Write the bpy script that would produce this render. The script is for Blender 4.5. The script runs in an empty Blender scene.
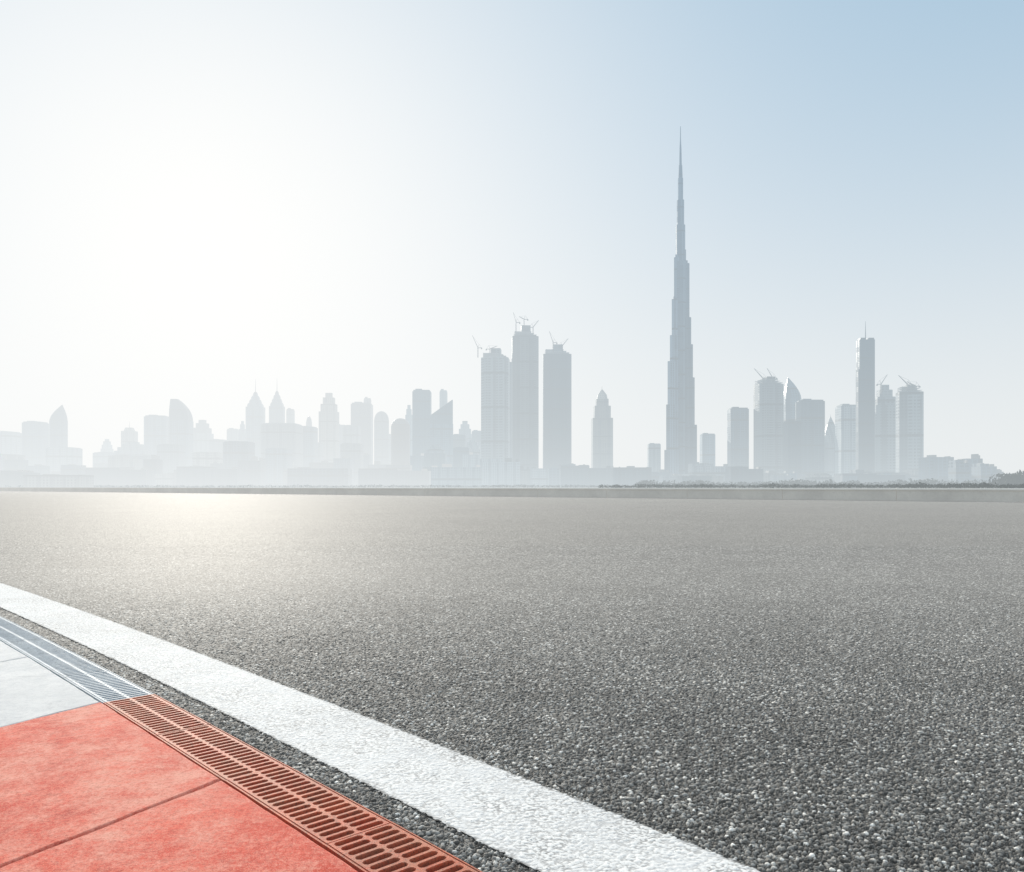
import bpy, bmesh, math, random
import numpy as np
from mathutils import Vector, Matrix
random.seed(7)
S=bpy.context.scene
col=S.collection
S.view_settings.view_transform='Standard'
try: S.view_settings.look='None'
except: pass
S.view_settings.exposure=0; S.view_settings.gamma=1
F=800.0; H=0.7; HZ=487.0
SUN=Vector((-312,800,235)).normalized()

# ------------------------------------------------------------ node helpers
class NT:
    def __init__(s,t): s.t=t
    def n(s,typ,**k):
        nd=s.t.nodes.new(typ)
        for a,b in k.items(): setattr(nd,a,b)
        return nd
    def put(s,sock,v):
        if hasattr(v,'links') or isinstance(v,bpy.types.NodeSocket): s.t.links.new(v,sock)
        else: sock.default_value=v
    def m(s,op,a,b=None,c=None,clamp=False):
        nd=s.n('ShaderNodeMath',operation=op); nd.use_clamp=clamp
        s.put(nd.inputs[0],a)
        if b is not None: s.put(nd.inputs[1],b)
        if c is not None: s.put(nd.inputs[2],c)
        return nd.outputs[0]
    def vm(s,op,a,b=None,out=0,scale=None):
        nd=s.n('ShaderNodeVectorMath',operation=op)
        s.put(nd.inputs[0],a)
        if b is not None: s.put(nd.inputs[1],b)
        if scale is not None: s.put(nd.inputs['Scale'],scale)
        return nd.outputs[out]
    def mix(s,f,a,b,blend='MIX'):
        nd=s.n('ShaderNodeMix',data_type='RGBA',blend_type=blend)
        s.put(nd.inputs[0],f); s.put(nd.inputs[6],a); s.put(nd.inputs[7],b)
        return nd.outputs[2]
    def noise(s,vec,scale,detail=4,rough=.5,dist=0):
        nd=s.n('ShaderNodeTexNoise'); s.put(nd.inputs['Vector'],vec)
        nd.inputs['Scale'].default_value=scale; nd.inputs['Detail'].default_value=detail
        nd.inputs['Roughness'].default_value=rough; nd.inputs['Distortion'].default_value=dist
        return nd.outputs[0]
    def ramp(s,f,stops):
        nd=s.n('ShaderNodeValToRGB'); s.put(nd.inputs[0],f)
        e=nd.color_ramp.elements
        while len(e)<len(stops): e.new(.5)
        for i,(p,c) in enumerate(stops):
            e[i].position=p; e[i].color=c if len(c)==4 else (*c,1)
        return nd.outputs[0]
    def rng(s,f,a,b,c=0,d=1):
        nd=s.n('ShaderNodeMapRange'); s.put(nd.inputs[0],f)
        for i,v in enumerate((a,b,c,d)): nd.inputs[i+1].default_value=v
        return nd.outputs[0]

# ------------------------------------------------------------ airlight / sky group
grp=bpy.data.node_groups.new('hazy_air','ShaderNodeTree')
grp.interface.new_socket('Direction',in_out='INPUT',socket_type='NodeSocketVector')
grp.interface.new_socket('Color',in_out='OUTPUT',socket_type='NodeSocketColor')
g=NT(grp)
gi=g.n('NodeGroupInput'); go=g.n('NodeGroupOutput')
d=g.vm('NORMALIZE',gi.outputs[0])
sky=g.n('ShaderNodeTexSky',sky_type='NISHITA'); sky.sun_disc=False
sky.sun_elevation=math.asin(SUN.z); sky.sun_rotation=math.atan2(SUN.x,SUN.y)%(2*math.pi)
sky.air_density=1.0; sky.dust_density=0.3; sky.ozone_density=2.0
g.t.links.new(d,sky.inputs[0])
base=g.vm('ADD',g.vm('SCALE',sky.outputs[0],scale=0.012),(.265,.46,.635))
sep=g.n('ShaderNodeSeparateXYZ'); g.put(sep.inputs[0],d)
z=g.m('MAXIMUM',sep.outputs[2],0.0)
he=g.m('EXPONENT',g.m('MULTIPLY',g.m('POWER',z,1.8),-5.8))
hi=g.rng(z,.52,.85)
base=g.mix(hi,base,(.80,.80,.78,1))  # overhead sky whitened to add neutral fill light
dot=g.vm('DOT_PRODUCT',d,tuple(SUN),out=1)
gl=g.m('EXPONENT',g.m('MULTIPLY',g.m('POWER',g.m('MAXIMUM',g.m('SUBTRACT',1.0,dot),0.0),.98),-7.6))
c1=g.mix(he,base,(.825,.855,.86,1))
c2=g.mix(gl,c1,(1.01,1.01,.995,1))
g.put(go.inputs[0],c2)

w=bpy.data.worlds.new('World'); S.world=w; w.use_nodes=True
wt=NT(w.node_tree); w.node_tree.nodes.clear()
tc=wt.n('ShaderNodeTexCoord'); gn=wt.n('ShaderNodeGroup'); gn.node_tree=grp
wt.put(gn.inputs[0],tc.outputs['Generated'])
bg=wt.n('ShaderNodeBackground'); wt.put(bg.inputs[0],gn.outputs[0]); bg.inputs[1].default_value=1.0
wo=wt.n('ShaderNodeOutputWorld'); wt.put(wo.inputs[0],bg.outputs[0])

def newmat(name):
    m=bpy.data.materials.new(name); m.use_nodes=True; m.node_tree.nodes.clear()
    return m,NT(m.node_tree)
def finish(m,t,bsdf,haze=False,dens=1.0):
    o=t.n('ShaderNodeOutputMaterial')
    if not haze:
        t.put(o.inputs[0],bsdf.outputs[0]); return m
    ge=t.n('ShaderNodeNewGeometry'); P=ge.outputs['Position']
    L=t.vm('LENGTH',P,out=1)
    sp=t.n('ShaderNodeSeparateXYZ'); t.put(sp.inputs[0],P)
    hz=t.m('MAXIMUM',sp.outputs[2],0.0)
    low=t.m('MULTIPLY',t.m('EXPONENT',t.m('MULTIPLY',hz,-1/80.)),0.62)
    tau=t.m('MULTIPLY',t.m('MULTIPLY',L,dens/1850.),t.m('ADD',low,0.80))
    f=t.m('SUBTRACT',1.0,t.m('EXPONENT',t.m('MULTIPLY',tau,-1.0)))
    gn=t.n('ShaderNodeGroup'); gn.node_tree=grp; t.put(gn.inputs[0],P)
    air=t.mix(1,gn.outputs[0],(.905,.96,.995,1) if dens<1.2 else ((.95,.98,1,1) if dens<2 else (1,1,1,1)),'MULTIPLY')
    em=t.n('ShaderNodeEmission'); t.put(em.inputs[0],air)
    mx=t.n('ShaderNodeMixShader'); t.put(mx.inputs[0],f); t.put(mx.inputs[1],bsdf.outputs[0]); t.put(mx.inputs[2],em.outputs[0])  # haze painted in as glow: sky colour mixed over the surface by distance
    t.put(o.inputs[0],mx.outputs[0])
    try: m.cycles.emission_sampling='NONE'
    except: pass
    return m
def pr(t,colr,rough=.6,normal=None,spec=.5,metal=0,sheen=0):
    b=t.n('ShaderNodeBsdfPrincipled'); t.put(b.inputs['Base Color'],colr); t.put(b.inputs['Roughness'],rough)
    b.inputs['Specular IOR Level'].default_value=spec; b.inputs['Metallic'].default_value=metal
    if sheen: b.inputs['Sheen Weight'].default_value=sheen; b.inputs['Sheen Roughness'].default_value=.5
    if normal is not None: t.put(b.inputs['Normal'],normal)
    return b
def bump(t,h,dist,strength=1,normal=None):
    b=t.n('ShaderNodeBump'); b.inputs['Distance'].default_value=dist; b.inputs['Strength'].default_value=strength
    t.put(b.inputs['Height'],h)
    if normal is not None: t.put(b.inputs['Normal'],normal)
    return b.outputs[0]

def facade(name,wall,glass,fl=4.0,colw=5.0,dens=1.0,vert=.5,horiz=.6):
    m,t=newmat(name)
    tc=t.n('ShaderNodeTexCoord'); sp=t.n('ShaderNodeSeparateXYZ'); t.put(sp.inputs[0],tc.outputs['Object'])
    oi=t.n('ShaderNodeObjectInfo'); rd=oi.outputs['Random']
    flr=t.m('MULTIPLY',t.rng(rd,0,1,.85,1.5),fl)
    fz=t.m('FRACT',t.m('DIVIDE',sp.outputs[2],flr))
    hx=t.m('ADD',sp.outputs[0],t.m('MULTIPLY',sp.outputs[1],.83))
    fx=t.m('FRACT',t.m('DIVIDE',hx,colw))
    fb=t.m('FRACT',t.m('ADD',t.m('DIVIDE',hx,colw*3.7),rd))
    a=t.m('GREATER_THAN',fz,1-horiz); b=t.m('GREATER_THAN',fx,1-vert)
    bay=t.m('GREATER_THAN',fb,.72)
    gl=t.m('MAXIMUM',t.m('MULTIPLY',a,b),t.m('MULTIPLY',bay,.8))
    # some storeys blank, some bays missing: uneven fit-out
    cell=t.n('ShaderNodeTexWhiteNoise',noise_dimensions='2D'); cv=t.n('ShaderNodeCombineXYZ')
    t.put(cv.inputs[0],t.m('FLOOR',t.m('DIVIDE',hx,colw*2))); t.put(cv.inputs[1],t.m('FLOOR',t.m('DIVIDE',sp.outputs[2],t.m('MULTIPLY',flr,3)))); t.put(cell.inputs['Vector'],cv.outputs[0])
    gl=t.m('MULTIPLY',gl,t.rng(cell.outputs['Value'],0,1,.55,1))
    pz=t.m('FRACT',t.m('ADD',t.m('DIVIDE',sp.outputs[2],t.m('MULTIPLY',flr,13)),rd))
    mech=t.m('LESS_THAN',pz,.06)
    nz=t.noise(tc.outputs['Object'],.03,3)
    wl=t.mix(t.rng(nz,.3,.7,0,.35),wall,tuple(c*.6 for c in wall[:3])+(1,))
    tone=t.rng(rd,0,1,.55,1.5)
    wl=t.vm('SCALE',wl,scale=tone)
    c=t.mix(gl,wl,glass); c=t.mix(mech,c,(.03,.035,.04,1))
    r=t.rng(gl,0,1,.7,.2)
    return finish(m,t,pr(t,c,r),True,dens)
def plain_haze(name,c,rough=.7,dens=1.0):
    m,t=newmat(name); tc=t.n('ShaderNodeTexCoord')
    n=t.noise(tc.outputs['Object'],.2,4)
    return finish(m,t,pr(t,t.mix(n,tuple(x*.7 for x in c)+(1,),tuple(x*1.2 for x in c)+(1,)),rough),True,dens)

FA={}
for suf,k in(('',1.0),('_l',1.32),('_c',1.1)):  # same facades again, with thicker painted haze at left and centre
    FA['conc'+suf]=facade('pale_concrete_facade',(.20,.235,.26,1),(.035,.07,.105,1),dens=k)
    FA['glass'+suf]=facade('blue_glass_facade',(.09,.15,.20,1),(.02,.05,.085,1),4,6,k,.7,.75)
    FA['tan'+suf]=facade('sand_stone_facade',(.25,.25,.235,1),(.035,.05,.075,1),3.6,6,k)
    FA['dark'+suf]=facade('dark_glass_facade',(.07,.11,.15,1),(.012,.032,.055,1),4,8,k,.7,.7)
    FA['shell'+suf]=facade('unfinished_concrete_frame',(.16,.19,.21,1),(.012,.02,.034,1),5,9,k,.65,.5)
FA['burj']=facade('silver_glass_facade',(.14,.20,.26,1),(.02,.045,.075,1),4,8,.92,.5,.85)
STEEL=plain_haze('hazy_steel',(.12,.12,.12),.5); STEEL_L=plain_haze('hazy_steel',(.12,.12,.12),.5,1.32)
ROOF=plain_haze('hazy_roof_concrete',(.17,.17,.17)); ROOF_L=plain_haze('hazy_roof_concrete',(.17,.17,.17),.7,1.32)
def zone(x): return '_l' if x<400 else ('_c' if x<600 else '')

# ------------------------------------------------------------ mesh helpers
def obj(name,bm,mats,parent=None,loc=None,smooth=False):
    bmesh.ops.recalc_face_normals(bm,faces=bm.faces[:])
    me=bpy.data.meshes.new(name); bm.to_mesh(me); bm.free()
    for m in (mats if isinstance(mats,(list,tuple)) else [mats]): me.materials.append(m)
    if smooth: me.polygons.foreach_set('use_smooth',[True]*len(me.polygons))
    o=bpy.data.objects.new(name,me); col.objects.link(o)
    if parent: o.parent=parent
    if loc: o.location=loc
    return o
def empty(name,loc,label,cat,group=None,rot=0):
    o=bpy.data.objects.new(name,None); col.objects.link(o); o.location=loc; o.rotation_euler[2]=rot
    o['label']=label; o['category']=cat; o.empty_display_size=.5
    if group: o['group']=group
    return o
def ring(w,dp,ch=.08,ox=0,oy=0):
    a=w/2;b=dp/2;c=min(w,dp)*ch
    return [(ox-a+c,oy-b),(ox+a-c,oy-b),(ox+a,oy-b+c),(ox+a,oy+b-c),(ox+a-c,oy+b),(ox-a+c,oy+b),(ox-a,oy+b-c),(ox-a,oy-b+c)]
def circ(r,n=16,ox=0,oy=0,sy=1):
    return [(ox+r*math.cos(2*math.pi*i/n),oy+sy*r*math.sin(2*math.pi*i/n)) for i in range(n)]
def loft(bm,rings):
    vs=[[bm.verts.new((x,y,(z(x,y) if callable(z) else z))) for x,y in pts] for pts,z in rings]
    n=len(vs[0])
    for a,b in zip(vs[:-1],vs[1:]):
        for i in range(n): bm.faces.new((a[i],a[(i+1)%n],b[(i+1)%n],b[i]))
    bm.faces.new(vs[0][::-1]); bm.faces.new(vs[-1])
def box(bm,x0,x1,y0,y1,z0,z1):
    loft(bm,[([(x0,y0),(x1,y0),(x1,y1),(x0,y1)],z0),([(x0,y0),(x1,y0),(x1,y1),(x0,y1)],z1)])
def beam(bm,p,q,t):
    p=Vector(p);q=Vector(q);d=(q-p).normalized()
    u=d.cross(Vector((0,1,0.01))).normalized();v=d.cross(u).normalized()
    a=[p+(u*i+v*j)*t/2 for i,j in((-1,-1),(1,-1),(1,1),(-1,1))]
    b=[x+(q-p) for x in a]
    a=[bm.verts.new(x) for x in a];b=[bm.verts.new(x) for x in b]
    for i in range(4): bm.faces.new((a[i],a[(i+1)%4],b[(i+1)%4],b[i]))
    bm.faces.new(a[::-1]);bm.faces.new(b)

def crane(X,Y,Z,hm,jib,ang,side=1,label='luffing tower crane with raised jib on unfinished tower'):
    r=empty('tower_crane',(X,Y,Z),label,'crane','tower cranes on unfinished towers')
    bm=bmesh.new(); s=1.0
    for a in(-s,s):
        for b in(-s,s): beam(bm,(a,b,0),(a,b,hm),.55)
    k=0
    while k*4+4<=hm:
        beam(bm,(-s,-s,k*4),(s,-s,k*4+4),.4); beam(bm,(s,s,k*4),(-s,s,k*4+4),.4); k+=1
    obj('mast',bm,STEEL,r)
    ex=side*jib*math.cos(ang); ez=hm+jib*math.sin(ang)
    bm=bmesh.new()
    beam(bm,(0,-.8,hm),(ex,-.3,ez),.8);beam(bm,(0,.8,hm),(ex,.3,ez),.8);beam(bm,(0,0,hm+1.8),(ex,0,ez),.7)
    obj('jib',bm,STEEL,r)
    bm=bmesh.new(); beam(bm,(0,0,hm),(-side*9,0,hm+.5),1.3); beam(bm,(0,0,hm),(-side*3,0,hm+9),.6); beam(bm,(-side*3,0,hm+9),(ex*.9,0,hm+(ez-hm)*.9+.6),.3)
    beam(bm,(-side*3,0,hm+9),(-side*9,0,hm+.5),.3)
    obj('counter_jib',bm,STEEL,r)
    bm=bmesh.new(); box(bm,-side*9-1.5,-side*9+1.5,-1.5,1.5,hm-3,hm); obj('counterweight',bm,ROOF,r)
    return r

LAB={'flat':'hazy flat-roofed high-rise tower with rows of windows','step':'hazy high-rise tower with stepped setback crown',
 'spire':'hazy high-rise tower topped by slim spire','slant':'hazy high-rise tower with steeply slanted roof','dome':'hazy high-rise tower with rounded domed top',
 'ogive':'slender hazy tower with curved pointed crown','chrys':'hazy tower with tiered crown and needle spire','shell':'unfinished concrete tower under construction with bare top floors',
 'needle':'slim dark glass tower with rooftop needle mast','arch':'narrow hazy tower with pointed arch outline','pyr':'hazy stepped tower with pyramid cap and spire'}
def tower(x0,x1,yt,D,style,fac='conc',dr=.85,rot=0,flip=1,pod=False):
    k=D/F; wd=(x1-x0)*k; h=(HZ-yt)*k+.7; X=((x0+x1)/2-512)*k
    r=empty('high_rise_tower',(X,D,-.3),LAB[style],'tower','city skyline towers')
    far=x0<478
    dp=wd*dr; M=FA[fac+zone(x0)]
    bm=bmesh.new(); cr=bmesh.new(); sp=None; crn='crown'
    if style=='flat':
        hb=h*.97
        loft(bm,[(ring(wd,dp),0),(ring(wd,dp),hb)])
        box(bm,-wd*.28,-wd*.12,-dp*.54,-dp*.3,0,hb*.985); box(bm,wd*.12,wd*.28,-dp*.54,-dp*.3,0,hb*.985)
        loft(cr,[(ring(wd*.9,dp*.9),hb-.5),(ring(wd*.9,dp*.9),hb+(h-hb)*.5)]); box(cr,-wd*.25*flip-wd*.1,-wd*.25*flip+wd*.25,-dp*.2,dp*.2,hb,h)
    elif style=='shell':
        hb=h*.93
        loft(bm,[(ring(wd,dp,.2),0),(ring(wd,dp,.2),hb)])
        for sx in(-.3,0,.3): box(bm,wd*sx-wd*.07,wd*sx+wd*.07,-dp*.55,-dp*.3,0,hb*(.99-abs(sx)*.03))
        z=hb
        for i in range(3):
            box(cr,-wd*.42,wd*(.42-.1*i),-dp*.4,dp*.4,z+2.6+i*3.6,z+3.2+i*3.6)
        for ax in(-.4,-.2,0,.2):
            box(cr,wd*ax-.5,wd*ax+.5,-dp*.38,-dp*.38+1,z-.2,z+11); box(cr,wd*ax-.5,wd*ax+.5,dp*.3,dp*.3+1,z-.2,z+11)
        box(cr,-wd*.15,wd*.2,-dp*.2,dp*.2,z-.2,h); crn='unfinished_floors'
    elif style=='step':
        for a,b,s in((0,.8,1),(.8,.88,.82),(.88,.95,.6),(.95,1,.35)): loft(bm if s==1 else cr,[(ring(wd*s,dp*s,.12),h*a-(.5 if a else 0)),(ring(wd*s,dp*s,.12),h*b)])
        box(bm,-wd*.1,wd*.1,-dp*.55,-dp*.3,0,h*.8)
    elif style=='pyr':
        for a,b,s in((0,.68,1),(.68,.8,.8),(.8,.87,.6)): loft(bm,[(ring(wd*s,dp*s,.1),h*a-(.5 if a else 0)),(ring(wd*s,dp*s,.1),h*b)])
        loft(cr,[(ring(wd*.5,dp*.5,.1),h*.87-.3),(ring(wd*.44,dp*.44,.1),h*.91),(ring(wd*.07,dp*.07,.1),h*.965)])
        sp=(h*.96,h,.6)
    elif style=='slant':
        hb=h*.8
        R=ring(wd,dp)
        f2=lambda x,y:hb+(h-hb)*max(0,min(1,.5+flip*x/wd))**.8
        loft(bm,[(R,0),(R,hb*.9)]); loft(cr,[(ring(wd*.97,dp*.97),hb*.9-.5),(ring(wd*.97,dp*.97),f2)])
    elif style=='sail':
        hb=h*.75; loft(bm,[(ring(wd,dp,.15),0),(ring(wd,dp,.15),hb)])
        rr=[]
        for i in range(8):
            q=i/7; s=max(.35,(1-.65*q**2.2)); rr.append((ring(wd*s*.98,dp*s*.9,.15,-flip*wd*(1-s)/2*-1),hb-.3+(h-hb)*q))
        loft(cr,rr)
    elif style=='dome':
        hb=h*.88; loft(bm,[(circ(wd/2,16,0,0,dr),0),(circ(wd/2,16,0,0,dr),hb)])
        loft(cr,[(circ(wd/2*.98*math.cos(a)+.05,16,0,0,dr),hb-.3+(h-hb)*math.sin(a)) for a in (0,.3,.6,.9,1.2,1.5)])
    elif style in('ogive','arch'):
        hb=h*(.78 if style=='ogive' else .6); loft(bm,[(ring(wd,dp,.2),0),(ring(wd,dp,.2),hb)])
        rr=[]
        for i in range(8):
            q=i/7; s=max(.03,(1-q**1.7)); rr.append((ring(wd*s*.98,dp*s*.98,.2,(wd*.25*flip*(q**1.7) if style=='ogive' else 0)),hb-.3+(h*.97-hb)*q))
        loft(cr,rr); sp=(h*.96,h,.5)
        if style=='ogive': sp=None
    elif style=='chrys':
        hb=h*.74
        loft(bm,[(ring(wd,dp,.15),0),(ring(wd,dp,.15),hb)])
        box(bm,-wd*.52,wd*.52,-dp*.2,dp*.2,0,hb*.93)
        zz=hb
        for i,s in enumerate((.84,.64,.44,.24)):
            z2=zz+(h*.88-hb)/4; loft(cr,[(ring(wd*s,dp*s,.15),zz-.3),(ring(wd*s,dp*s,.15),zz+(z2-zz)*.5),(ring(wd*(s-.12),dp*(s-.12),.15),z2)]); zz=z2
        sp=(h*.87,h,1.3)
    elif style=='spire':
        hb=h*.9; loft(bm,[(ring(wd,dp),0),(ring(wd,dp),hb*.94)]); loft(cr,[(ring(wd*.7,dp*.7),hb*.94-.3),(ring(wd*.5,dp*.5),hb)]); sp=(hb-.2,h,.8)
    elif style=='needle':
        hb=h*.885; loft(bm,[(ring(wd,dp,.1),0),(ring(wd,dp,.1),hb)])
        box(bm,-wd*.56,-wd*.3,-dp*.3,dp*.3,0,hb*.8)
        box(cr,-wd*.45,-wd*.1,-dp*.4,dp*.4,hb-.3,hb*1.012); box(cr,wd*.1,wd*.45,-dp*.4,dp*.4,hb-.3,hb*1.012); sp=(hb-.2,h,1.3)
    obj('shaft',bm,M,r); obj(crn,cr,M,r)
    if sp:
        b=bmesh.new(); loft(b,[(circ(sp[2],8),sp[0]),(circ(sp[2]*.25,8),sp[1])]); obj('spire',b,STEEL_L if far else STEEL,r)
    if pod:
        b=bmesh.new(); box(b,-wd*.9,wd*.9,-dp*.75,dp*.7,0,h*.09+6); box(b,-wd*.7,wd*.6,-dp*.6,dp*.5,h*.09+5.8,h*.09+10); obj('podium',b,M,r)
    r.rotation_euler[2]=rot
    return r,X,D,h
LAB['sail']='tall hazy tower with one side curving up to a point'

# ---- the skyline
T=[ # x0,x1,top,D,style,fac
(-6,17,431,2500,'flat','conc'),(-4,20,454,2100,'flat','tan'),(26,45,421,2500,'flat','glass'),(51,66,402,2400,'ogive','glass'),(50,78,447,2250,'flat','conc'),
(96,117,452,2400,'flat','conc'),(123,136,421,2500,'spire','tan'),(118,148,442,2300,'step','conc'),(147,168,415,2500,'flat','glass'),(171,191,399,2400,'sail','glass'),
(194,211,420,2700,'step','conc'),(211,226,439,2600,'flat','conc'),(226,252,441,2000,'flat','dark'),(247,264,379,2650,'chrys','glass'),(270,284,378,2700,'chrys','glass'),(265,300,423,2250,'flat','conc'),
(299,316,426,2300,'flat','glass'),(320,338,393,2450,'step','tan'),(342,362,443,2100,'flat','conc'),(352,372,402,2600,'flat','glass'),(374,389,411,2500,'dome','conc'),
(391,410,418,2050,'dome','dark'),(413,431,389,2300,'flat','glass'),(430,453,400,2200,'slant','glass'),(452,466,434,2300,'flat','conc'),
(482,509,349,2000,'shell','shell'),(512,538,326,1950,'shell','shell'),(543,571,345,1950,'shell','dark'),(508,516,362,2100,'flat','dark'),
(592,612,386,2000,'pyr','tan'),(648,660,443,1900,'flat','conc'),(701,714,433,2000,'flat','glass'),(729,747,407,1900,'flat','dark'),
(756,781,377,1850,'shell','shell'),(784,800,374,1900,'ogive','glass'),(798,822,399,1800,'flat','dark'),(785,800,420,1780,'flat','dark'),(823,838,414,1950,'arch','conc'),(838,858,404,1900,'flat','conc'),
(858,873,321,1750,'needle','dark'),(874,895,385,1800,'step','shell'),(898,921,385,1700,'shell','shell'),
(464,481,440,2150,'step','conc'),(300,322,442,2400,'flat','conc'),(454,470,447,2050,'flat','glass'),
(160,182,444,2150,'flat','conc'),(196,222,452,2100,'flat','tan'),(268,290,448,2050,'flat','glass'),(425,446,445,2000,'step','conc'),(130,150,455,2050,'flat','conc'),(344,360,425,2400,'flat','conc'),
(102,112,439,2800,'step','conc'),(183,194,432,2700,'flat','glass'),(206,214,430,2800,'spire','conc'),(228,238,428,2800,'flat','conc'),(239,246,421,2750,'step','glass'),(287,294,408,2800,'flat','conc'),
(306,312,416,2700,'dome','conc'),(334,346,424,2700,'flat','glass'),(364,371,397,2700,'flat','conc'),(384,393,428,2700,'spire','glass'),(405,413,405,2700,'step','conc'),(440,447,389,2700,'flat','conc'),(458,472,421,2600,'step','conc'),(472,483,430,2500,'flat','glass')]
for i,a in enumerate(T):
    x0,x1,yt,D,st,fa=a
    fl=-1 if (st=='sail') or (st=='ogive' and x0>700) else 1
    tower(x0,x1,yt,D,st,fa,random.uniform(.7,1),rot=random.uniform(-.12,.12) if st!='needle' else 0,flip=fl,pod=(x0>481 and x1-x0>18 and D<2500))
def at(x,y,D): k=D/F; return (x-512)*k,(HZ-y)*k
for x,y,D,hm,jib,an,sd_ in((478,352,1990,14,34,1.15,-1),(516,326,1940,12,26,1.3,-1),(533,330,1940,10,22,.9,1),(524,322,1945,10,14,.5,-1),(553,347,1940,14,30,1.25,-1),(562,348,1940,8,24,.9,1),
    (762,380,1840,8,30,.85,-1),(772,379,1840,6,26,1.05,-1),(880,387,1790,10,26,1.0,1),(906,387,1690,10,26,.8,-1),(914,388,1690,8,20,.5,-1),(490,350,1990,6,20,.4,1)):
    X,Z=at(x,y,D); crane(X,D-5,Z-14,hm+10,jib,an,sd_)

# ---- the super-tall tower
def supertall():
    D=1855.; k=D/F
    r=empty('skyscraper',((680.5-512)*k,D,-.3),'immensely tall silver stepped skyscraper tapering to needle spire','skyscraper')
    zf=lambda y:(HZ-y)*k
    bm=bmesh.new(); loft(bm,[(circ(15,12),0),(circ(15,12),zf(262)),]); loft(bm,[(circ(11,12),zf(262)-1),(circ(11,12),zf(225))])
    loft(bm,[(circ(8.5,12),zf(225)-1),(circ(8.5,12),zf(200))]); loft(bm,[(circ(6,12),zf(200)-1),(circ(6,12),zf(178))]); obj('core',bm,FA['burj'],r)
    W={'a':(210,[(450,19.5),(405,17.5),(362,16),(336,13.5),(300,11.5),(258,9),(236,6)]),
       'b':(330,[(462,18.5),(425,16.5),(378,14.5),(345,13),(318,11.5),(264,10),(250,7),(205,5)]),
       'c':(90,[(455,19),(395,16),(350,13),(310,11),(285,9),(245,7),(215,5.5)])}
    for key,(ang,st) in W.items():
        bm=bmesh.new(); a=math.radians(ang); zb=0
        for j,(yy,px) in enumerate(st):
            L=px*k/.866-6; zt=zf(yy); wd=13.5-j*1.0; 
            pts=[(0,-wd/2-1.5),(L*.62,-wd/2-1),(L*.62,-wd/2+1),(L-4,-wd/2+1),(L,-wd*.2),(L,wd*.2),(L-4,wd/2-1),(L*.62,wd/2-1),(L*.62,wd/2+1),(0,wd/2+1.5)]
            rot=[(x*math.cos(a)-y*math.sin(a),x*math.sin(a)+y*math.cos(a)) for x,y in pts]
            loft(bm,[(rot,zb),(rot,zt)]); 
            p2=[(x*.8,y*.8) for x,y in rot]; loft(bm,[(p2,zt-1),(p2,zt+7)])
            zb=zt-.6
        obj('wing',bm,FA['burj'],r)
    bm=bmesh.new(); loft(bm,[(circ(5,12),zf(178)-1),(circ(4,12),zf(165)),]); loft(bm,[(circ(3,12),zf(165)-.5),(circ(2.2,12),zf(148)),(circ(1.2,12),zf(140)),(circ(.7,12),zf(126))]); obj('spire',bm,FA['burj'],r)
    bm=bmesh.new(); box(bm,-62,58,-60,-20,0,18); box(bm,-45,40,-66,-58,0,30); box(bm,30,80,-50,-10,0,26); obj('podium',bm,FA['conc'],r)
supertall()

# ---- low-rise buildings
def low(x0,x1,yt,D,fac,v):
    k=D/F; wd=(x1-x0)*k; h=(HZ-yt)*k+.7
    r=empty('low_rise_building',(((x0+x1)/2-512)*k,D,-.3),random.choice(['hazy low flat-roofed city block','hazy low-rise block with rooftop plant room','hazy mid-rise block with stepped roof']),'building','low city blocks')
    far=x0<475; R2=ROOF_L if far else ROOF
    dp=min(wd,40); bm=bmesh.new()
    box(bm,-wd/2,wd/2,-dp/2,dp/2,0,h*(.86 if v else .93))
    if v==1: box(bm,-wd*.5,wd*.05,-dp*.45,dp*.45,h*.85,h*.97)
    obj('block',bm,FA[fac+zone(x0)],r)
    bm=bmesh.new(); a=random.uniform(-.35,.2)
    box(bm,wd*a,wd*(a+.18),-dp*.3,dp*.2,h*.85,h); obj('roof_plant',bm,R2,r)
    bm=bmesh.new(); box(bm,wd*.39,wd*.46,-dp*.3,dp*.1,h*.85,h*.96); obj('stair_head',bm,R2,r)
x=-10
while x<1030:
    wpx=random.uniform(10,30)
    if x<480: yt=random.uniform(452,474); D=random.uniform(1800,2300)
    elif x<660: yt=random.uniform(463,473); D=random.uniform(1750,2000)
    else: yt=random.uniform(468,479); D=random.uniform(1400,1700)
    if x>985: yt=random.uniform(472,478)
    if 20<x<95: yt=random.uniform(464,474)
    low(x,x+wpx,yt,D,random.choice(['conc','tan','glass','dark']),random.randint(0,2)); x+=wpx*random.uniform(.6,1.05)
for a in((924,948,455,1500,'dark',0),(560,612,465,1700,'dark',1),(612,650,466,1700,'dark',0),(480,520,458,1800,'conc',1),(728,760,466,1500,'dark',1),
    (952,966,459,1300,'dark',1),(962,978,454,1350,'dark',2),(976,992,463,1300,'dark',1),(988,1000,469,1300,'tan',1),
    (0,34,470,1500,'conc',1),(30,88,474,1400,'tan',0),(690,728,463,1650,'conc',1),(838,900,473,1450,'dark',1),(432,482,464,1750,'conc',2),(90,150,467,1800,'dark',1),(180,240,466,1800,'conc',1),(290,350,467,1750,'dark',0),(360,430,468,1750,'glass',1)):
    low(*a)

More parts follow.
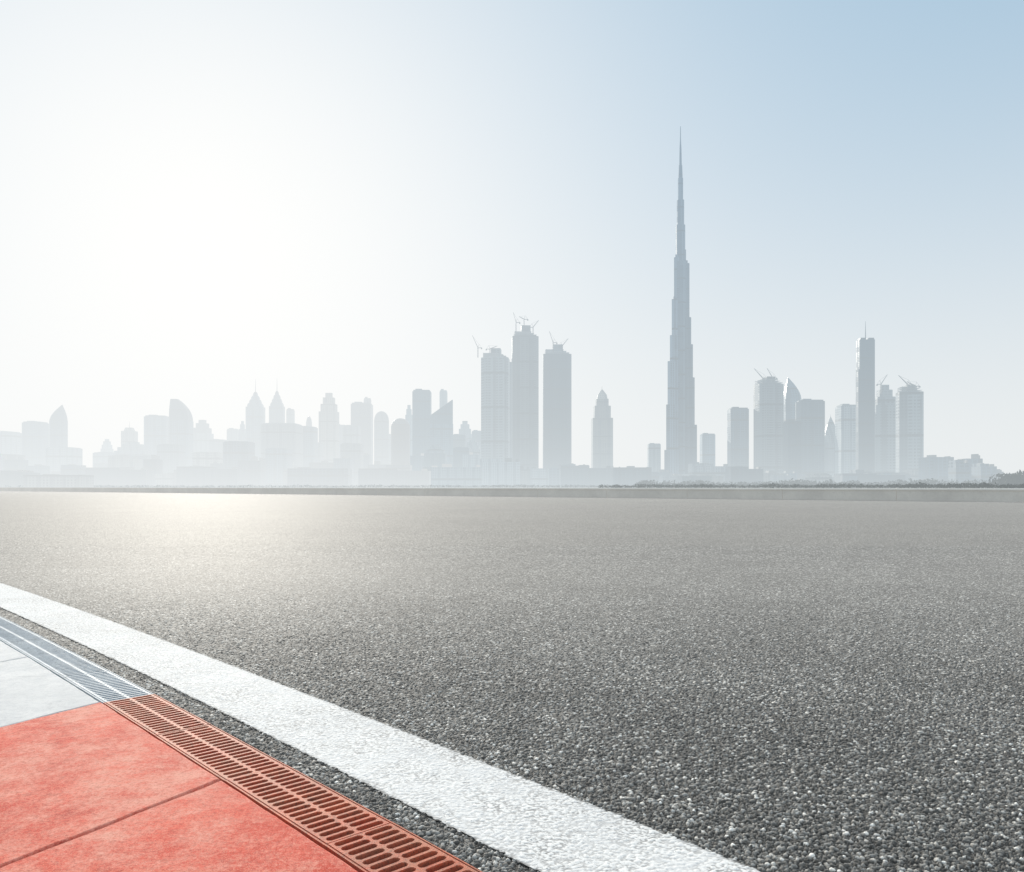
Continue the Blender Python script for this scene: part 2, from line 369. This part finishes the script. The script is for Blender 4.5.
# ------------------------------------------------------------ vegetation masses
def folmat(name,a,b,dens):
    fol,t=newmat(name); tc=t.n('ShaderNodeTexCoord')
    n=t.noise(tc.outputs['Object'],.9,5,.6)
    return finish(fol,t,pr(t,t.ramp(n,[(.3,a),(.7,b)]),.9,spec=.1),True,dens)
fol=folmat('dusty_foliage',(.015,.020,.014),(.055,.06,.04),.85)
def treeline(name,x0,x1,D0,D1,h0,h1,step,label,nleaf=46):
    bm=bmesh.new(); x=x0
    while x<x1:
        tt=(x-x0)/(x1-x0); D=D0+(D1-D0)*tt+random.uniform(-10,10); k=D/F
        h=random.uniform(h0,h1)*(1+.18*math.sin(x*.07)*math.sin(x*.023)); rr=h*random.uniform(.6,1.0); X=(x-512)*k
        for _ in range(nleaf):
            a=random.uniform(0,6.28); q=random.random()**.5
            ph=random.uniform(-.8,1.0)
            c=Vector((X+rr*q*math.cos(a)*1.1,D+rr*q*math.sin(a),h*.45+h*.5*ph*math.sqrt(max(0,1-q*q*.8))))
            s=h*random.uniform(.08,.2)
            vs=[bm.verts.new(c+Vector((random.uniform(-1,1),random.uniform(-1,1),random.uniform(-1,1)))*s) for _ in range(4)]
            bm.faces.new(vs[:3]); bm.faces.new((vs[0],vs[2],vs[3]))
        beam(bm,(X,D,-.3),(X,D,h*.6),h*.06)
        x+=step*random.uniform(.5,1.4)
    o=obj(name,bm,fol); o['label']=label; o['category']='trees'; o['kind']='stuff'
treeline('shrub_belt',600,1075,600,330,1.6,3.2,1.6,'dark dusty shrubs in a long belt beyond concrete wall',60)
treeline('distant_tree_belt',-20,600,1500,1200,3,5,2.2,'pale hazy trees along the far waterfront',40)
treeline('tree_mass',640,1060,1150,1000,5,11,2.6,'hazy dark trees in front of city blocks',80)
treeline('tree_grove',1003,1060,700,700,10,17,2.2,'dark rounded tree crowns beside city blocks',170)

# ------------------------------------------------------------ ground, track
def uv(u,v,z=0): return Vector(((v-u)/math.sqrt(2),(u+v)/math.sqrt(2),z))
R=112.9; U0=6.3; V0=1.484-R
def cp(s,off,z=0):
    p=s/R; return uv(U0+(R-off)*math.sin(p),V0+(R-off)*math.cos(p),z)
def heading(s):
    a=cp(s-.05,0);b=cp(s+.05,0); return math.atan2(b.y-a.y,b.x-a.x)
wallv=lambda u:43.6-.05*u
GI=.382; GW=.155
OFFG=GI-.006

# crushed stone height field, numpy
def hsh(ix,iy,k):
    a=(ix.astype(np.int64)*73856093) ^ (iy.astype(np.int64)*19349663) ^ (k*83492791)
    a=(a ^ (a>>13))*1274126177; a=a & 0x7fffffff; a=(a ^ (a>>16))*2246822519; a=a & 0x7fffffff
    return ((a>>3)%100003)/100003.0
def stones(x,y,cell,seed,pres,hmin,hmax,slope):
    h=np.full(x.shape,-1e9); c=np.zeros(x.shape)
    gx=np.floor(x/cell); gy=np.floor(y/cell)
    for dx in(-1,0,1):
        for dy in(-1,0,1):
            ix=gx+dx; iy=gy+dy
            r=lambda k: hsh(ix,iy,seed*31+k)
            cx=(ix+.5+(r(1)-.5)*.9)*cell; cy=(iy+.5+(r(2)-.5)*.9)*cell
            rad=cell*(.34+.34*r(3)); px=x-cx; py=y-cy
            a0=r(4)*6.283; el=.65+.35*r(5); ca=np.cos(a0); sa=np.sin(a0)
            qx=(px*ca+py*sa); qy=(-px*sa+py*ca)/el
            d=np.full(x.shape,-1e9)
            for j in range(5):
                an=j*1.2566+ (r(6+j)-.5)*.7
                d=np.maximum(d,(qx*np.cos(an)+qy*np.sin(an))*(.95+.25*r(12+j)))
            d=np.maximum(d,np.sqrt(qx*qx+qy*qy)*.92)
            top=hmin+(hmax-hmin)*r(20)+(px*(r(21)-.5)+py*(r(22)-.5))*.55
            side=(rad-d)*slope
            hh=np.where((side>-.002)&(r(23)<pres),np.minimum(top,side+hmin*.2),-1e9)
            hh=np.where(hh>-1, hh-np.maximum(0,(d/rad-.6))*.0012,hh)
            m=hh>h; h=np.where(m,hh,h); c=np.where(m,r(24),c)
    return h,c
def field(x,y):
    h1,c1=stones(x,y,.0096,3,.84,.0034,.0058,2.2)
    h2,c2=stones(x,y,.0050,9,.95,.0014,.0038,2.2)
    base=.0006+.0003*np.sin(x*900)*np.sin(y*870)
    h=np.maximum(np.maximum(h1,h2),base)
    big=h1>=np.maximum(h2,base); sm=(~big)&(h2>=base)
    lut=lambda c,st: np.interp(c,[s[0] for s in st],[s[1] for s in st])
    alb=np.where(big,lut(c1,[(0,.035),(.45,.10),(.8,.19),(.93,.36),(1,.55)]),np.where(sm,lut(c2,[(0,.035),(.6,.095),(1,.26)]),.022))
    warm=np.where(big,(c1*37.7)%1.0,(c2*37.7)%1.0)-.5
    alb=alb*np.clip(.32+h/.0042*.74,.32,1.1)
    return h,alb,warm
def gridmesh(name,X,Y,Z,mask,colr,mat):
    ny,nx=X.shape
    idx=np.arange(nx*ny).reshape(ny,nx)
    q=np.stack([idx[:-1,:-1],idx[:-1,1:],idx[1:,1:],idx[1:,:-1]],-1)
    mq=mask[:-1,:-1]&mask[:-1,1:]&mask[1:,1:]&mask[1:,:-1]
    q=q[mq]
    used=np.zeros(nx*ny,bool); used[q.ravel()]=True
    remap=np.cumsum(used)-1; q=remap[q]
    co=np.stack([X.ravel(),Y.ravel(),Z.ravel()],-1)[used]
    me=bpy.data.meshes.new(name); me.vertices.add(len(co)); me.vertices.foreach_set('co',co.astype(np.float32).ravel())
    me.loops.add(q.size); me.loops.foreach_set('vertex_index',q.astype(np.int32).ravel())
    me.polygons.add(len(q)); me.polygons.foreach_set('loop_start',np.arange(0,q.size,4,dtype=np.int32))
    try: me.polygons.foreach_set('loop_total',np.full(len(q),4,dtype=np.int32))
    except Exception: pass
    me.polygons.foreach_set('use_smooth',np.ones(len(q),bool))
    me.update(calc_edges=True)
    at_=me.color_attributes.new('stone','FLOAT_COLOR','POINT')
    cc=colr.reshape(-1,4)[used].astype(np.float32); at_.data.foreach_set('color',cc.ravel())
    me.materials.append(mat)
    o=bpy.data.objects.new(name,me); col.objects.link(o); return o
S2=math.sqrt(2)
def offset_of(X,Y):
    u=(Y-X)/S2; v=(X+Y)/S2
    return R-np.hypot(u-U0,v-V0)
def patchnoise(x,y):
    return 1+.07*np.sin(x*3.1+y*1.7+np.sin(y*2.3)*1.5)+.05*np.sin(x*7.3-y*5.9+np.sin(x*4.1)*2)

# materials for asphalt
WARM=(1.01,1.0,.955,1)
def tilt(t,ge,amount):
    P=ge.outputs['Position']
    wob=t.n('ShaderNodeTexNoise'); t.put(wob.inputs['Vector'],P); wob.inputs['Scale'].default_value=150; wob.inputs['Detail'].default_value=1
    Pw=t.vm('ADD',P,t.vm('SCALE',t.vm('SUBTRACT',wob.outputs['Color'],(.5,.5,.5)),scale=.004))
    v1=t.n('ShaderNodeTexVoronoi',voronoi_dimensions='2D'); t.put(v1.inputs['Vector'],Pw); v1.inputs['Scale'].default_value=105
    off=t.vm('SCALE',t.vm('SUBTRACT',v1.outputs['Color'],(.5,.5,.5)),scale=amount)
    return v1,t.vm('NORMALIZE',t.vm('ADD',ge.outputs['Normal'],off))
ASPR,ASPS,ASPH=.82,.21,.15
pat,t=newmat('crushed_stone_asphalt')
at_=t.n('ShaderNodeAttribute'); at_.attribute_name='stone'; ge=t.n('ShaderNodeNewGeometry')
fn=t.noise(ge.outputs['Position'],700,2,.6)
cc=t.mix(1,at_.outputs['Color'],t.ramp(fn,[(.3,(.78,.78,.78)),(.7,(1.2,1.2,1.2))]),'MULTIPLY')
cc=t.mix(1,cc,WARM,'MULTIPLY')
fa=t.n('ShaderNodeAttribute'); fa.attribute_name='stone'
_,nr=tilt(t,ge,t.m('MULTIPLY',fa.outputs['Alpha'],.35))
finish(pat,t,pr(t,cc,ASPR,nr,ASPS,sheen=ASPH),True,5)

asp,t=newmat('coarse_asphalt')
ge=t.n('ShaderNodeNewGeometry'); P=ge.outputs['Position']
v1,nrm=tilt(t,ge,.35)
sep=t.n('ShaderNodeSeparateColor'); t.put(sep.inputs[0],v1.outputs['Color'])
st=t.ramp(sep.outputs[1],[(0,(.035,.035,.035)),(.45,(.09,.09,.09)),(.8,(.16,.16,.16)),(1,(.46,.46,.46))])
patch=t.noise(P,.35,5,.6); patch2=t.noise(P,4,4,.6); gr=t.noise(P,45,6,.9)
cc=t.mix(1,st,t.ramp(patch,[(.3,(.88,.88,.88)),(.7,(1.12,1.115,1.1))]),'MULTIPLY')
cc=t.mix(1,cc,t.ramp(patch2,[(.3,(.86,.86,.86)),(.7,(1.12,1.12,1.12))]),'MULTIPLY')
cc=t.mix(1,cc,t.ramp(gr,[(.32,(.6,.6,.6)),(.68,(1.4,1.4,1.4))]),'MULTIPLY')
cc=t.mix(1,cc,WARM,'MULTIPLY')
finish(asp,t,pr(t,cc,ASPR,nrm,ASPS,sheen=ASPH),True,5)  # dense painted haze glow lightens the asphalt with distance
ground_m,t=newmat('sandy_ground'); ge=t.n('ShaderNodeNewGeometry')
n=t.noise(ge.outputs['Position'],.05,6,.6)
finish(ground_m,t,pr(t,t.ramp(n,[(.3,(.12,.11,.085)),(.7,(.26,.23,.18))]),.9),True)
grass,t=newmat('dry_grass'); ge=t.n('ShaderNodeNewGeometry')
n=t.noise(ge.outputs['Position'],3,8,.7); n2=t.noise(ge.outputs['Position'],90,3,.7)
finish(grass,t,pr(t,t.mix(n2,(.03,.045,.015,1),t.ramp(n,[(.3,(.06,.09,.03)),(.7,(.13,.13,.06))])),.9,bump(t,n2,.02)),True)

bm=bmesh.new(); 
q=[bm.verts.new(p) for p in((-9000,-3000,-.3),(9000,-3000,-.3),(9000,14000,-.3),(-9000,14000,-.3))]; bm.faces.new(q)
o=obj('ground',bm,ground_m); o['kind']='structure'; o['label']='sandy flat ground reaching the horizon'; o['category']='ground'
def strip(pa,pb):
    bm=bmesh.new(); a=[bm.verts.new(p) for p in pa]; b=[bm.verts.new(p) for p in pb]
    for i in range(len(a)-1): bm.faces.new((a[i],a[i+1],b[i+1],b[i]))
    return bm
def up(o):
    me=o.data
    if me.polygons[0].normal.z<0: me.flip_normals()
    return o
ss=[-60+i*1.0 for i in range(231)]
pa=[cp(s,OFFG,-.001) for s in ss]; 
def Uof(p): return (p.y-p.x)/math.sqrt(2)
pb=[uv(Uof(p),wallv(Uof(p))+1.2,-.001) for p in pa]
v1_=(pa[-1].x+pa[-1].y)/math.sqrt(2)
pa.append(uv(320,v1_,-.001)); pb.append(uv(320,wallv(320)+1.2,-.001))
o=up(obj('road',strip(pa,pb),asp)); o['kind']='structure'; o['label']='coarse grey asphalt race track surface'; o['category']='road'
ks=[-20+i*.5 for i in range(241)]
o=up(obj('grass_verge',strip([cp(s,2.10,-.02) for s in ks],[cp(s,60,-.02) for s in ks]),grass)); o['kind']='structure'; o['label']='dry grass verge behind painted kerb'; o['category']='grass'

# stony surface course; mesh gets gradually coarser with distance
def smooth(a,b,v):
    q=np.clip((v-a)/(b-a),0,1); return q*q*(3-2*q)
MEAN_FAR=.134
dt=.0012
YM=9.5
ts=np.arange(-.78,.78,dt); ys=np.exp(np.arange(math.log(1.36),math.log(YM),dt*1.2))
TT,Y=np.meshgrid(ts,ys); X=TT*Y
mask=(offset_of(X,Y)<OFFG)
Hh=np.zeros(X.shape); A=np.zeros(X.shape); Wm=np.zeros(X.shape); FF=np.ones(X.shape)
hv,av,wv=field(X[mask],Y[mask]); ym=Y[mask]
f=smooth(2.4,YM*.97,ym)
mA=av.mean(); print('MEAN ALB',mA)
Hh[mask]=hv*(1-f)+.0003*f
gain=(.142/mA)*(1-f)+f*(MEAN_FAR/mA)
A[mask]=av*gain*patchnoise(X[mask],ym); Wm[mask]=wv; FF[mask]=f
C=np.stack([A*(1+.06*Wm),A,A*(1-.06*Wm),FF],-1)
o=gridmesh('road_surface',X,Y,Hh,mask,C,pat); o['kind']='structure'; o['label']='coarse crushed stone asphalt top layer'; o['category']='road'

# painted edge line
def linemat(name,attr):
    line_m,t=newmat(name); ge=t.n('ShaderNodeNewGeometry'); P=ge.outputs['Position']
    wn=t.noise(P,9,6,.7); wn2=t.noise(P,160,3,.6); wn3=t.noise(P,1.6,4,.6); wn4=t.noise(P,330,2,.6); wn5=t.noise(P,22,7,.85,.8)
    pc=t.ramp(wn,[(.25,(.76,.775,.79)),(.6,(.885,.89,.885))])
    pc=t.mix(t.rng(wn5,.52,.70,0,.55),pc,(.56,.61,.67,1))
    pc=t.mix(t.rng(wn2,.58,.72,0,.35),pc,(.52,.54,.57,1))
    pc=t.mix(t.m('MULTIPLY',t.rng(wn4,.56,.64,0,.7),t.rng(wn3,.35,.6)),pc,(.28,.28,.29,1))
    if attr:
        a=t.n('ShaderNodeAttribute'); a.attribute_name='stone'; s=t.n('ShaderNodeSeparateColor'); t.put(s.inputs[0],a.outputs['Color'])
        lowm=t.rng(s.outputs[0],.0026,.0009)
        wear=t.m('MULTIPLY',lowm,t.rng(t.m('ADD',wn,t.m('MULTIPLY',wn3,.5)),.58,.9,.15,1))
        # scuffed borders: alpha stores distance to the stripe edge
        ed=t.m('MULTIPLY',t.rng(t.m('ADD',a.outputs['Alpha'],t.m('MULTIPLY',t.m('SUBTRACT',wn5,.5),.03)),.012,.0),.9,clamp=True)
        pc=t.mix(t.m('MULTIPLY',wear,.75),pc,(.14,.14,.145,1))
        pc=t.mix(t.m('MULTIPLY',ed,t.rng(s.outputs[0],.0045,.002,.15,1)),pc,(.10,.10,.10,1))
    return finish(line_m,t,pr(t,pc,.85,bump(t,wn2,.0008,.4),spec=.15),True,5)
LM=linemat('worn_white_paint',False); LM2=linemat('stony_white_paint',True)
rj=lambda:random.uniform(-.003,.003)
for nm,ls in(('painted_edge_line',[-12+i*.012 for i in range(420)]),('painted_edge_line',[1.0+i*.012 for i in range(900)]+[11.8+i*1.0 for i in range(150)])):
    o=up(obj(nm,strip([cp(s,.305+rj(),.0055) for s in ls],[cp(s,0+rj(),.0055) for s in ls]),LM)); o['kind']='structure'; o['label']='worn white painted track edge line'; o['category']='road marking'
sa=np.arange(-6.97,1.0,.0028); oa=np.arange(-.008,.3151,.0028)
SS,OO=np.meshgrid(sa,oa)
uu=U0+(R-OO)*np.sin(SS/R); vv=V0+(R-OO)*np.cos(SS/R); X=(vv-uu)/S2; Y=(uu+vv)/S2
hv,av,wv=field(X,Y)
edge=np.minimum(OO-(.001),.305-OO)+.007*(hsh(np.floor(X/.007),np.floor(Y/.007),77)-.5)+.003*np.sin(SS*40)*np.sin(SS*91)
mask=edge>0
Zl=hv*.24+.0048
C=np.stack([hv,hv,hv,np.minimum(OO,.305-OO)],-1)
o=gridmesh('painted_edge_line',X,Y,Zl,mask,C,LM2); o['kind']='structure'; o['label']='worn white painted track edge line over rough stones'; o['category']='road marking'
if o.data.polygons[0].normal.z<0: o.data.flip_normals()

# kerb slabs and drainage
def paint(name,c0,c1,dirt,dark,rough=.85,spec=.15,bd=.003,dk=.5,mott=.85):
    m,t=newmat(name); ge=t.n('ShaderNodeNewGeometry'); P=ge.outputs['Position']
    a=t.noise(P,2.2,7,.65); b=t.noise(P,11,10,.95); c=t.noise(P,240,4,.8); e=t.noise(P,1.3,5,.7); s=t.noise(P,420,2,.5); st=t.noise(P,5,9,.85,1.2); ms=t.noise(P,85,6,.9); pt=t.noise(P,3.4,8,.8,.6)
    k=t.mix(t.rng(a,.40,.60),c0,c1)
    k=t.mix(t.rng(pt,.52,.66,0,.75),k,dirt)
    k=t.mix(t.rng(t.m('ADD',b,t.m('MULTIPLY',e,.5)),.70,.86,0,mott),k,dirt)
    k=t.mix(t.rng(st,.54,.63,0,.6),k,dark)
    k=t.mix(t.rng(ms,.51,.60,0,.5),k,dark); k=t.mix(t.rng(ms,.47,.38,0,.5),k,dirt)
    k=t.mix(t.rng(c,.53,.62,0,dk),k,dark)
    k=t.mix(t.rng(s,.58,.66,0,.6),k,dirt)
    h=t.m('ADD',t.m('ADD',t.m('MULTIPLY',b,.4),t.m('MULTIPLY',ms,.7)),t.m('MULTIPLY',c,.9))
    return finish(m,t,pr(t,k,rough,bump(t,h,bd,1.0),spec=spec),True,5)
RED=paint('worn_red_paint',(.68,.065,.035,1),(.86,.15,.095,1),(.92,.46,.36,1),(.45,.045,.028,1))
WHT=paint('worn_white_kerb_paint',(.78,.79,.80,1),(.87,.875,.88,1),(.66,.68,.70,1),(.52,.53,.55,1),dk=.35)
REDG=paint('worn_red_iron',(.56,.085,.033,1),(.70,.17,.075,1),(.42,.17,.10,1),(.10,.038,.028,1),.7,.25,.001,.8)
BLUG=paint('weathered_pale_iron',(.50,.57,.63,1),(.66,.71,.75,1),(.40,.46,.52,1),(.2,.24,.28,1),.7,.25,.001,.5)
cm,t=newmat('dark_concrete'); ge=t.n('ShaderNodeNewGeometry'); n=t.noise(ge.outputs['Position'],30,5,.6)
finish(cm,t,pr(t,t.ramp(n,[(.3,(.006,.005,.004)),(.7,(.016,.012,.010))]),.8,bump(t,n,.004)))  # channel concrete coloured nearly black all over
SL=.94; S0=-3.56; ZK=.004
def slabmesh(mat):
    bm=bmesh.new(); L=SL-.013
    n=36; top=[]
    def j(): return random.uniform(-.0028,.0028)
    for i in range(n): top.append((-L/2+j(),-1.52+1.52*i/n))
    for i in range(20): top.append((-L/2+L*i/20,j()*.4))
    for i in range(n): top.append((L/2+j(),-1.52*i/n))
    for i in range(20): top.append((L/2-L*i/20,-1.52+j()))
    sh=math.tan(math.radians(18)); top=[(x-y*sh,y) for x,y in top]
    def inset(d):
        out=[]; N=len(top)
        for i in range(N):
            a=Vector(top[i-1]); b=Vector(top[(i+1)%N]); t_=(b-a).normalized(); nn=Vector((t_.y,-t_.x)); out.append((top[i][0]+nn.x*d,top[i][1]+nn.y*d))
        return out
    loft(bm,[(top,-.14),(top,-.005),(inset(.0015),-.0015),(inset(.005),0.0)])
    bmesh.ops.recalc_face_normals(bm,faces=bm.faces[:])
    me=bpy.data.meshes.new('kerb_slab'); bm.to_mesh(me); bm.free(); me.materials.append(mat); return me
sms={'r':[slabmesh(RED) for _ in range(3)],'w':[slabmesh(WHT) for _ in range(3)]}
k0=-4; k1=46
for k in range(k0,k1):
    s=S0+(k+.5)*SL; red=((k+300)//3)%2==1
    o=bpy.data.objects.new('kerb_slab',sms['r' if red else 'w'][k%3]); col.objects.link(o)
    p=cp(s,GI+GW+.008,ZK+.004+random.uniform(0,.004)); o.location=p; hd=heading(s); o.rotation_euler=(random.uniform(-.002,.002),random.uniform(-.002,.002),hd+math.pi)
    o['label']='worn red painted concrete kerb slab beside drain' if red else 'worn white painted concrete kerb slab beside drain'
    o['category']='kerb'; o['group']='painted kerb slabs along the track'
GL=SL/2
GB=GW-.007
def gratemesh(mat):
    bm=bmesh.new(); L=GL-.003; n=18; e=.003; pitch=(L-2*e)/n; sw=pitch*.60; r=.0048
    mid=GB/2; bands=[(.010,mid-.005),(mid+.005,GB-.010)]
    xs=[-L/2]; holes=[]
    for i in range(n):
        a=-L/2+e+i*pitch+(pitch-sw)/2; xs+=[a,a+sw*.28,a+sw*.72,a+sw]; holes.append(len(xs)-4)
    xs.append(L/2)
    ys=[0]; kinds=[]
    for a,b in bands:
        ys+= [a,a+r,b-r,b]; kinds+=['s','lo','mid','hi']
    ys.append(GB); kinds.append('s')
    V={}
    def vt(i,j):
        if (i,j) not in V: V[(i,j)]=bm.verts.new((xs[i],ys[j],0))
        return V[(i,j)]
    for i in range(len(xs)-1):
        seg=None
        for h in holes:
            if h<=i<=h+2: seg=i-h
        for j in range(len(ys)-1):
            kd=kinds[j]
            if seg is None or kd=='s': bm.faces.new((vt(i,j),vt(i+1,j),vt(i+1,j+1),vt(i,j+1))); continue
            if kd=='mid' or seg==1: continue
            if seg==0 and kd=='lo': bm.faces.new((vt(i,j),vt(i+1,j),vt(i,j+1)))
            if seg==0 and kd=='hi': bm.faces.new((vt(i,j),vt(i+1,j+1),vt(i,j+1)))
            if seg==2 and kd=='lo': bm.faces.new((vt(i,j),vt(i+1,j),vt(i+1,j+1)))
            if seg==2 and kd=='hi': bm.faces.new((vt(i+1,j),vt(i+1,j+1),vt(i,j+1)))
    ex=bmesh.ops.extrude_face_region(bm,geom=bm.faces[:])
    bmesh.ops.translate(bm,verts=[v for v in ex['geom'] if isinstance(v,bmesh.types.BMVert)],vec=(0,0,-.014))
    bmesh.ops.recalc_face_normals(bm,faces=bm.faces[:])
    bmesh.ops.bevel(bm,geom=[e for e in bm.edges if all(v.co.z>-.001 for v in e.verts) and len(e.link_faces)==2 and e.calc_face_angle(0)>.5],offset=.0014,segments=2,affect='EDGES')
    me=bpy.data.meshes.new('grate'); bm.to_mesh(me); bm.free(); me.materials.append(mat); return me
def railmesh(mat):
    bm=bmesh.new(); L=GL-.001
    box(bm,-L/2,L/2,-.005,-.002,-.05,.000); box(bm,-L/2,L/2,GB+.002,GB+.006,-.05,.000)
    me=bpy.data.meshes.new('frame'); bmesh.ops.recalc_face_normals(bm,faces=bm.faces[:]); bm.to_mesh(me); bm.free(); me.materials.append(mat); return me
gm={'r':(gratemesh(REDG),railmesh(REDG)),'w':(gratemesh(BLUG),railmesh(BLUG))}
for k in range(2*k0,2*k1):
    s=S0+(k+.5)*GL; red=(((k//2)+300)//3)%2==1
    o=bpy.data.objects.new('drain_grate',gm['r' if red else 'w'][0]); col.objects.link(o)
    o.location=cp(s,GI,ZK-.001+random.uniform(0,.002)); o.rotation_euler=(random.uniform(-.006,.006),random.uniform(-.003,.003),heading(s))
    o['label']='slotted red painted iron drain grate beside kerb' if red else 'slotted pale grey-blue iron drain grate beside kerb'
    o['category']='drain grate'; o['group']='drain grates along the kerb'
    f=bpy.data.objects.new('frame',gm['r' if red else 'w'][1]); col.objects.link(f); f.parent=o
# channel
cs=[-8+i*.5 for i in range(110)]
bm=bmesh.new(); prof=[(GI-.010,.001),(GI-.0055,-.002),(GI+.01,-.05),(GI+.02,-.2),(GI+GW-.02,-.2),(GI+GW-.005,-.05),(GI+GW+.012,-.05),(GI+GW+.012,-.16)]
rows=[[bm.verts.new(cp(s,a,z)) for a,z in prof] for s in cs]
for a,b in zip(rows[:-1],rows[1:]):
    for i in range(len(prof)-1): bm.faces.new((a[i],a[i+1],b[i+1],b[i]))
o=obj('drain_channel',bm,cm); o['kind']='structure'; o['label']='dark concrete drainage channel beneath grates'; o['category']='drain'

# ------------------------------------------------------------ boundary wall
def wallmat(name,lo,hi,st,dens):
    wm,t=newmat(name); ge=t.n('ShaderNodeNewGeometry'); P=ge.outputs['Position']
    a=t.noise(P,.6,6,.65); b=t.noise(P,12,5,.7)
    k=t.ramp(a,[(.3,lo),(.7,hi)]); k=t.mix(t.rng(b,.5,.8,0,.5),k,st)
    return finish(wm,t,pr(t,k,.8,bump(t,b,.01)),True,dens)
wm=wallmat('weathered_concrete',(.54,.51,.46),(.72,.68,.61),(.42,.39,.35,1),4.5)
wm2=wallmat('pale_coping_concrete',(.72,.70,.65),(.84,.82,.76),(.6,.58,.53,1),4.5)
WL=6.0; bmw=bmesh.new(); box(bmw,-WL/2+.006,WL/2-.006,-.13,.13,-.3,.53)
bmw2=bmesh.new(); box(bmw2,-WL/2+.006,WL/2-.006,-.22,.22,.53,.64)
def tomesh(n,b,m,bv=.012):
    bmesh.ops.recalc_face_normals(b,faces=b.faces[:]); bmesh.ops.bevel(b,geom=b.edges[:],offset=bv,segments=1,affect='EDGES')
    me=bpy.data.meshes.new(n); b.to_mesh(me); b.free(); me.materials.append(m); return me
m1=tomesh('wall',bmw,wm); m2=tomesh('coping',bmw2,wm2,.03)
u=-60; 
while u<300:
    p=uv(u,wallv(u)); q=uv(u+1,wallv(u+1))
    o=bpy.data.objects.new('concrete_wall',m1); col.objects.link(o); o.location=p; o.rotation_euler[2]=math.atan2(q.y-p.y,q.x-p.x)
    o['label']='low weathered concrete wall section along asphalt edge'; o['category']='wall'; o['group']='wall sections along the track'
    c=bpy.data.objects.new('coping',m2); col.objects.link(c); c.parent=o
    u+=WL

# ------------------------------------------------------------ light and camera
sd=bpy.data.lights.new('sun','SUN'); sd.energy=5.0; sd.angle=math.radians(.6); sd.color=(1,.93,.82)
so=bpy.data.objects.new('sun',sd); col.objects.link(so); so.rotation_euler=SUN.to_track_quat('Z','Y').to_euler(); so.location=(-20,50,30)
cd=bpy.data.cameras.new('camera'); cam=bpy.data.objects.new('camera',cd); col.objects.link(cam)
cd.sensor_width=36; cd.lens=36*F/1024; cd.shift_y=51/1024; cam.location=(0,0,H); cam.rotation_euler=(math.pi/2,0,0)
cd.clip_start=.05; cd.clip_end=30000
S.camera=cam
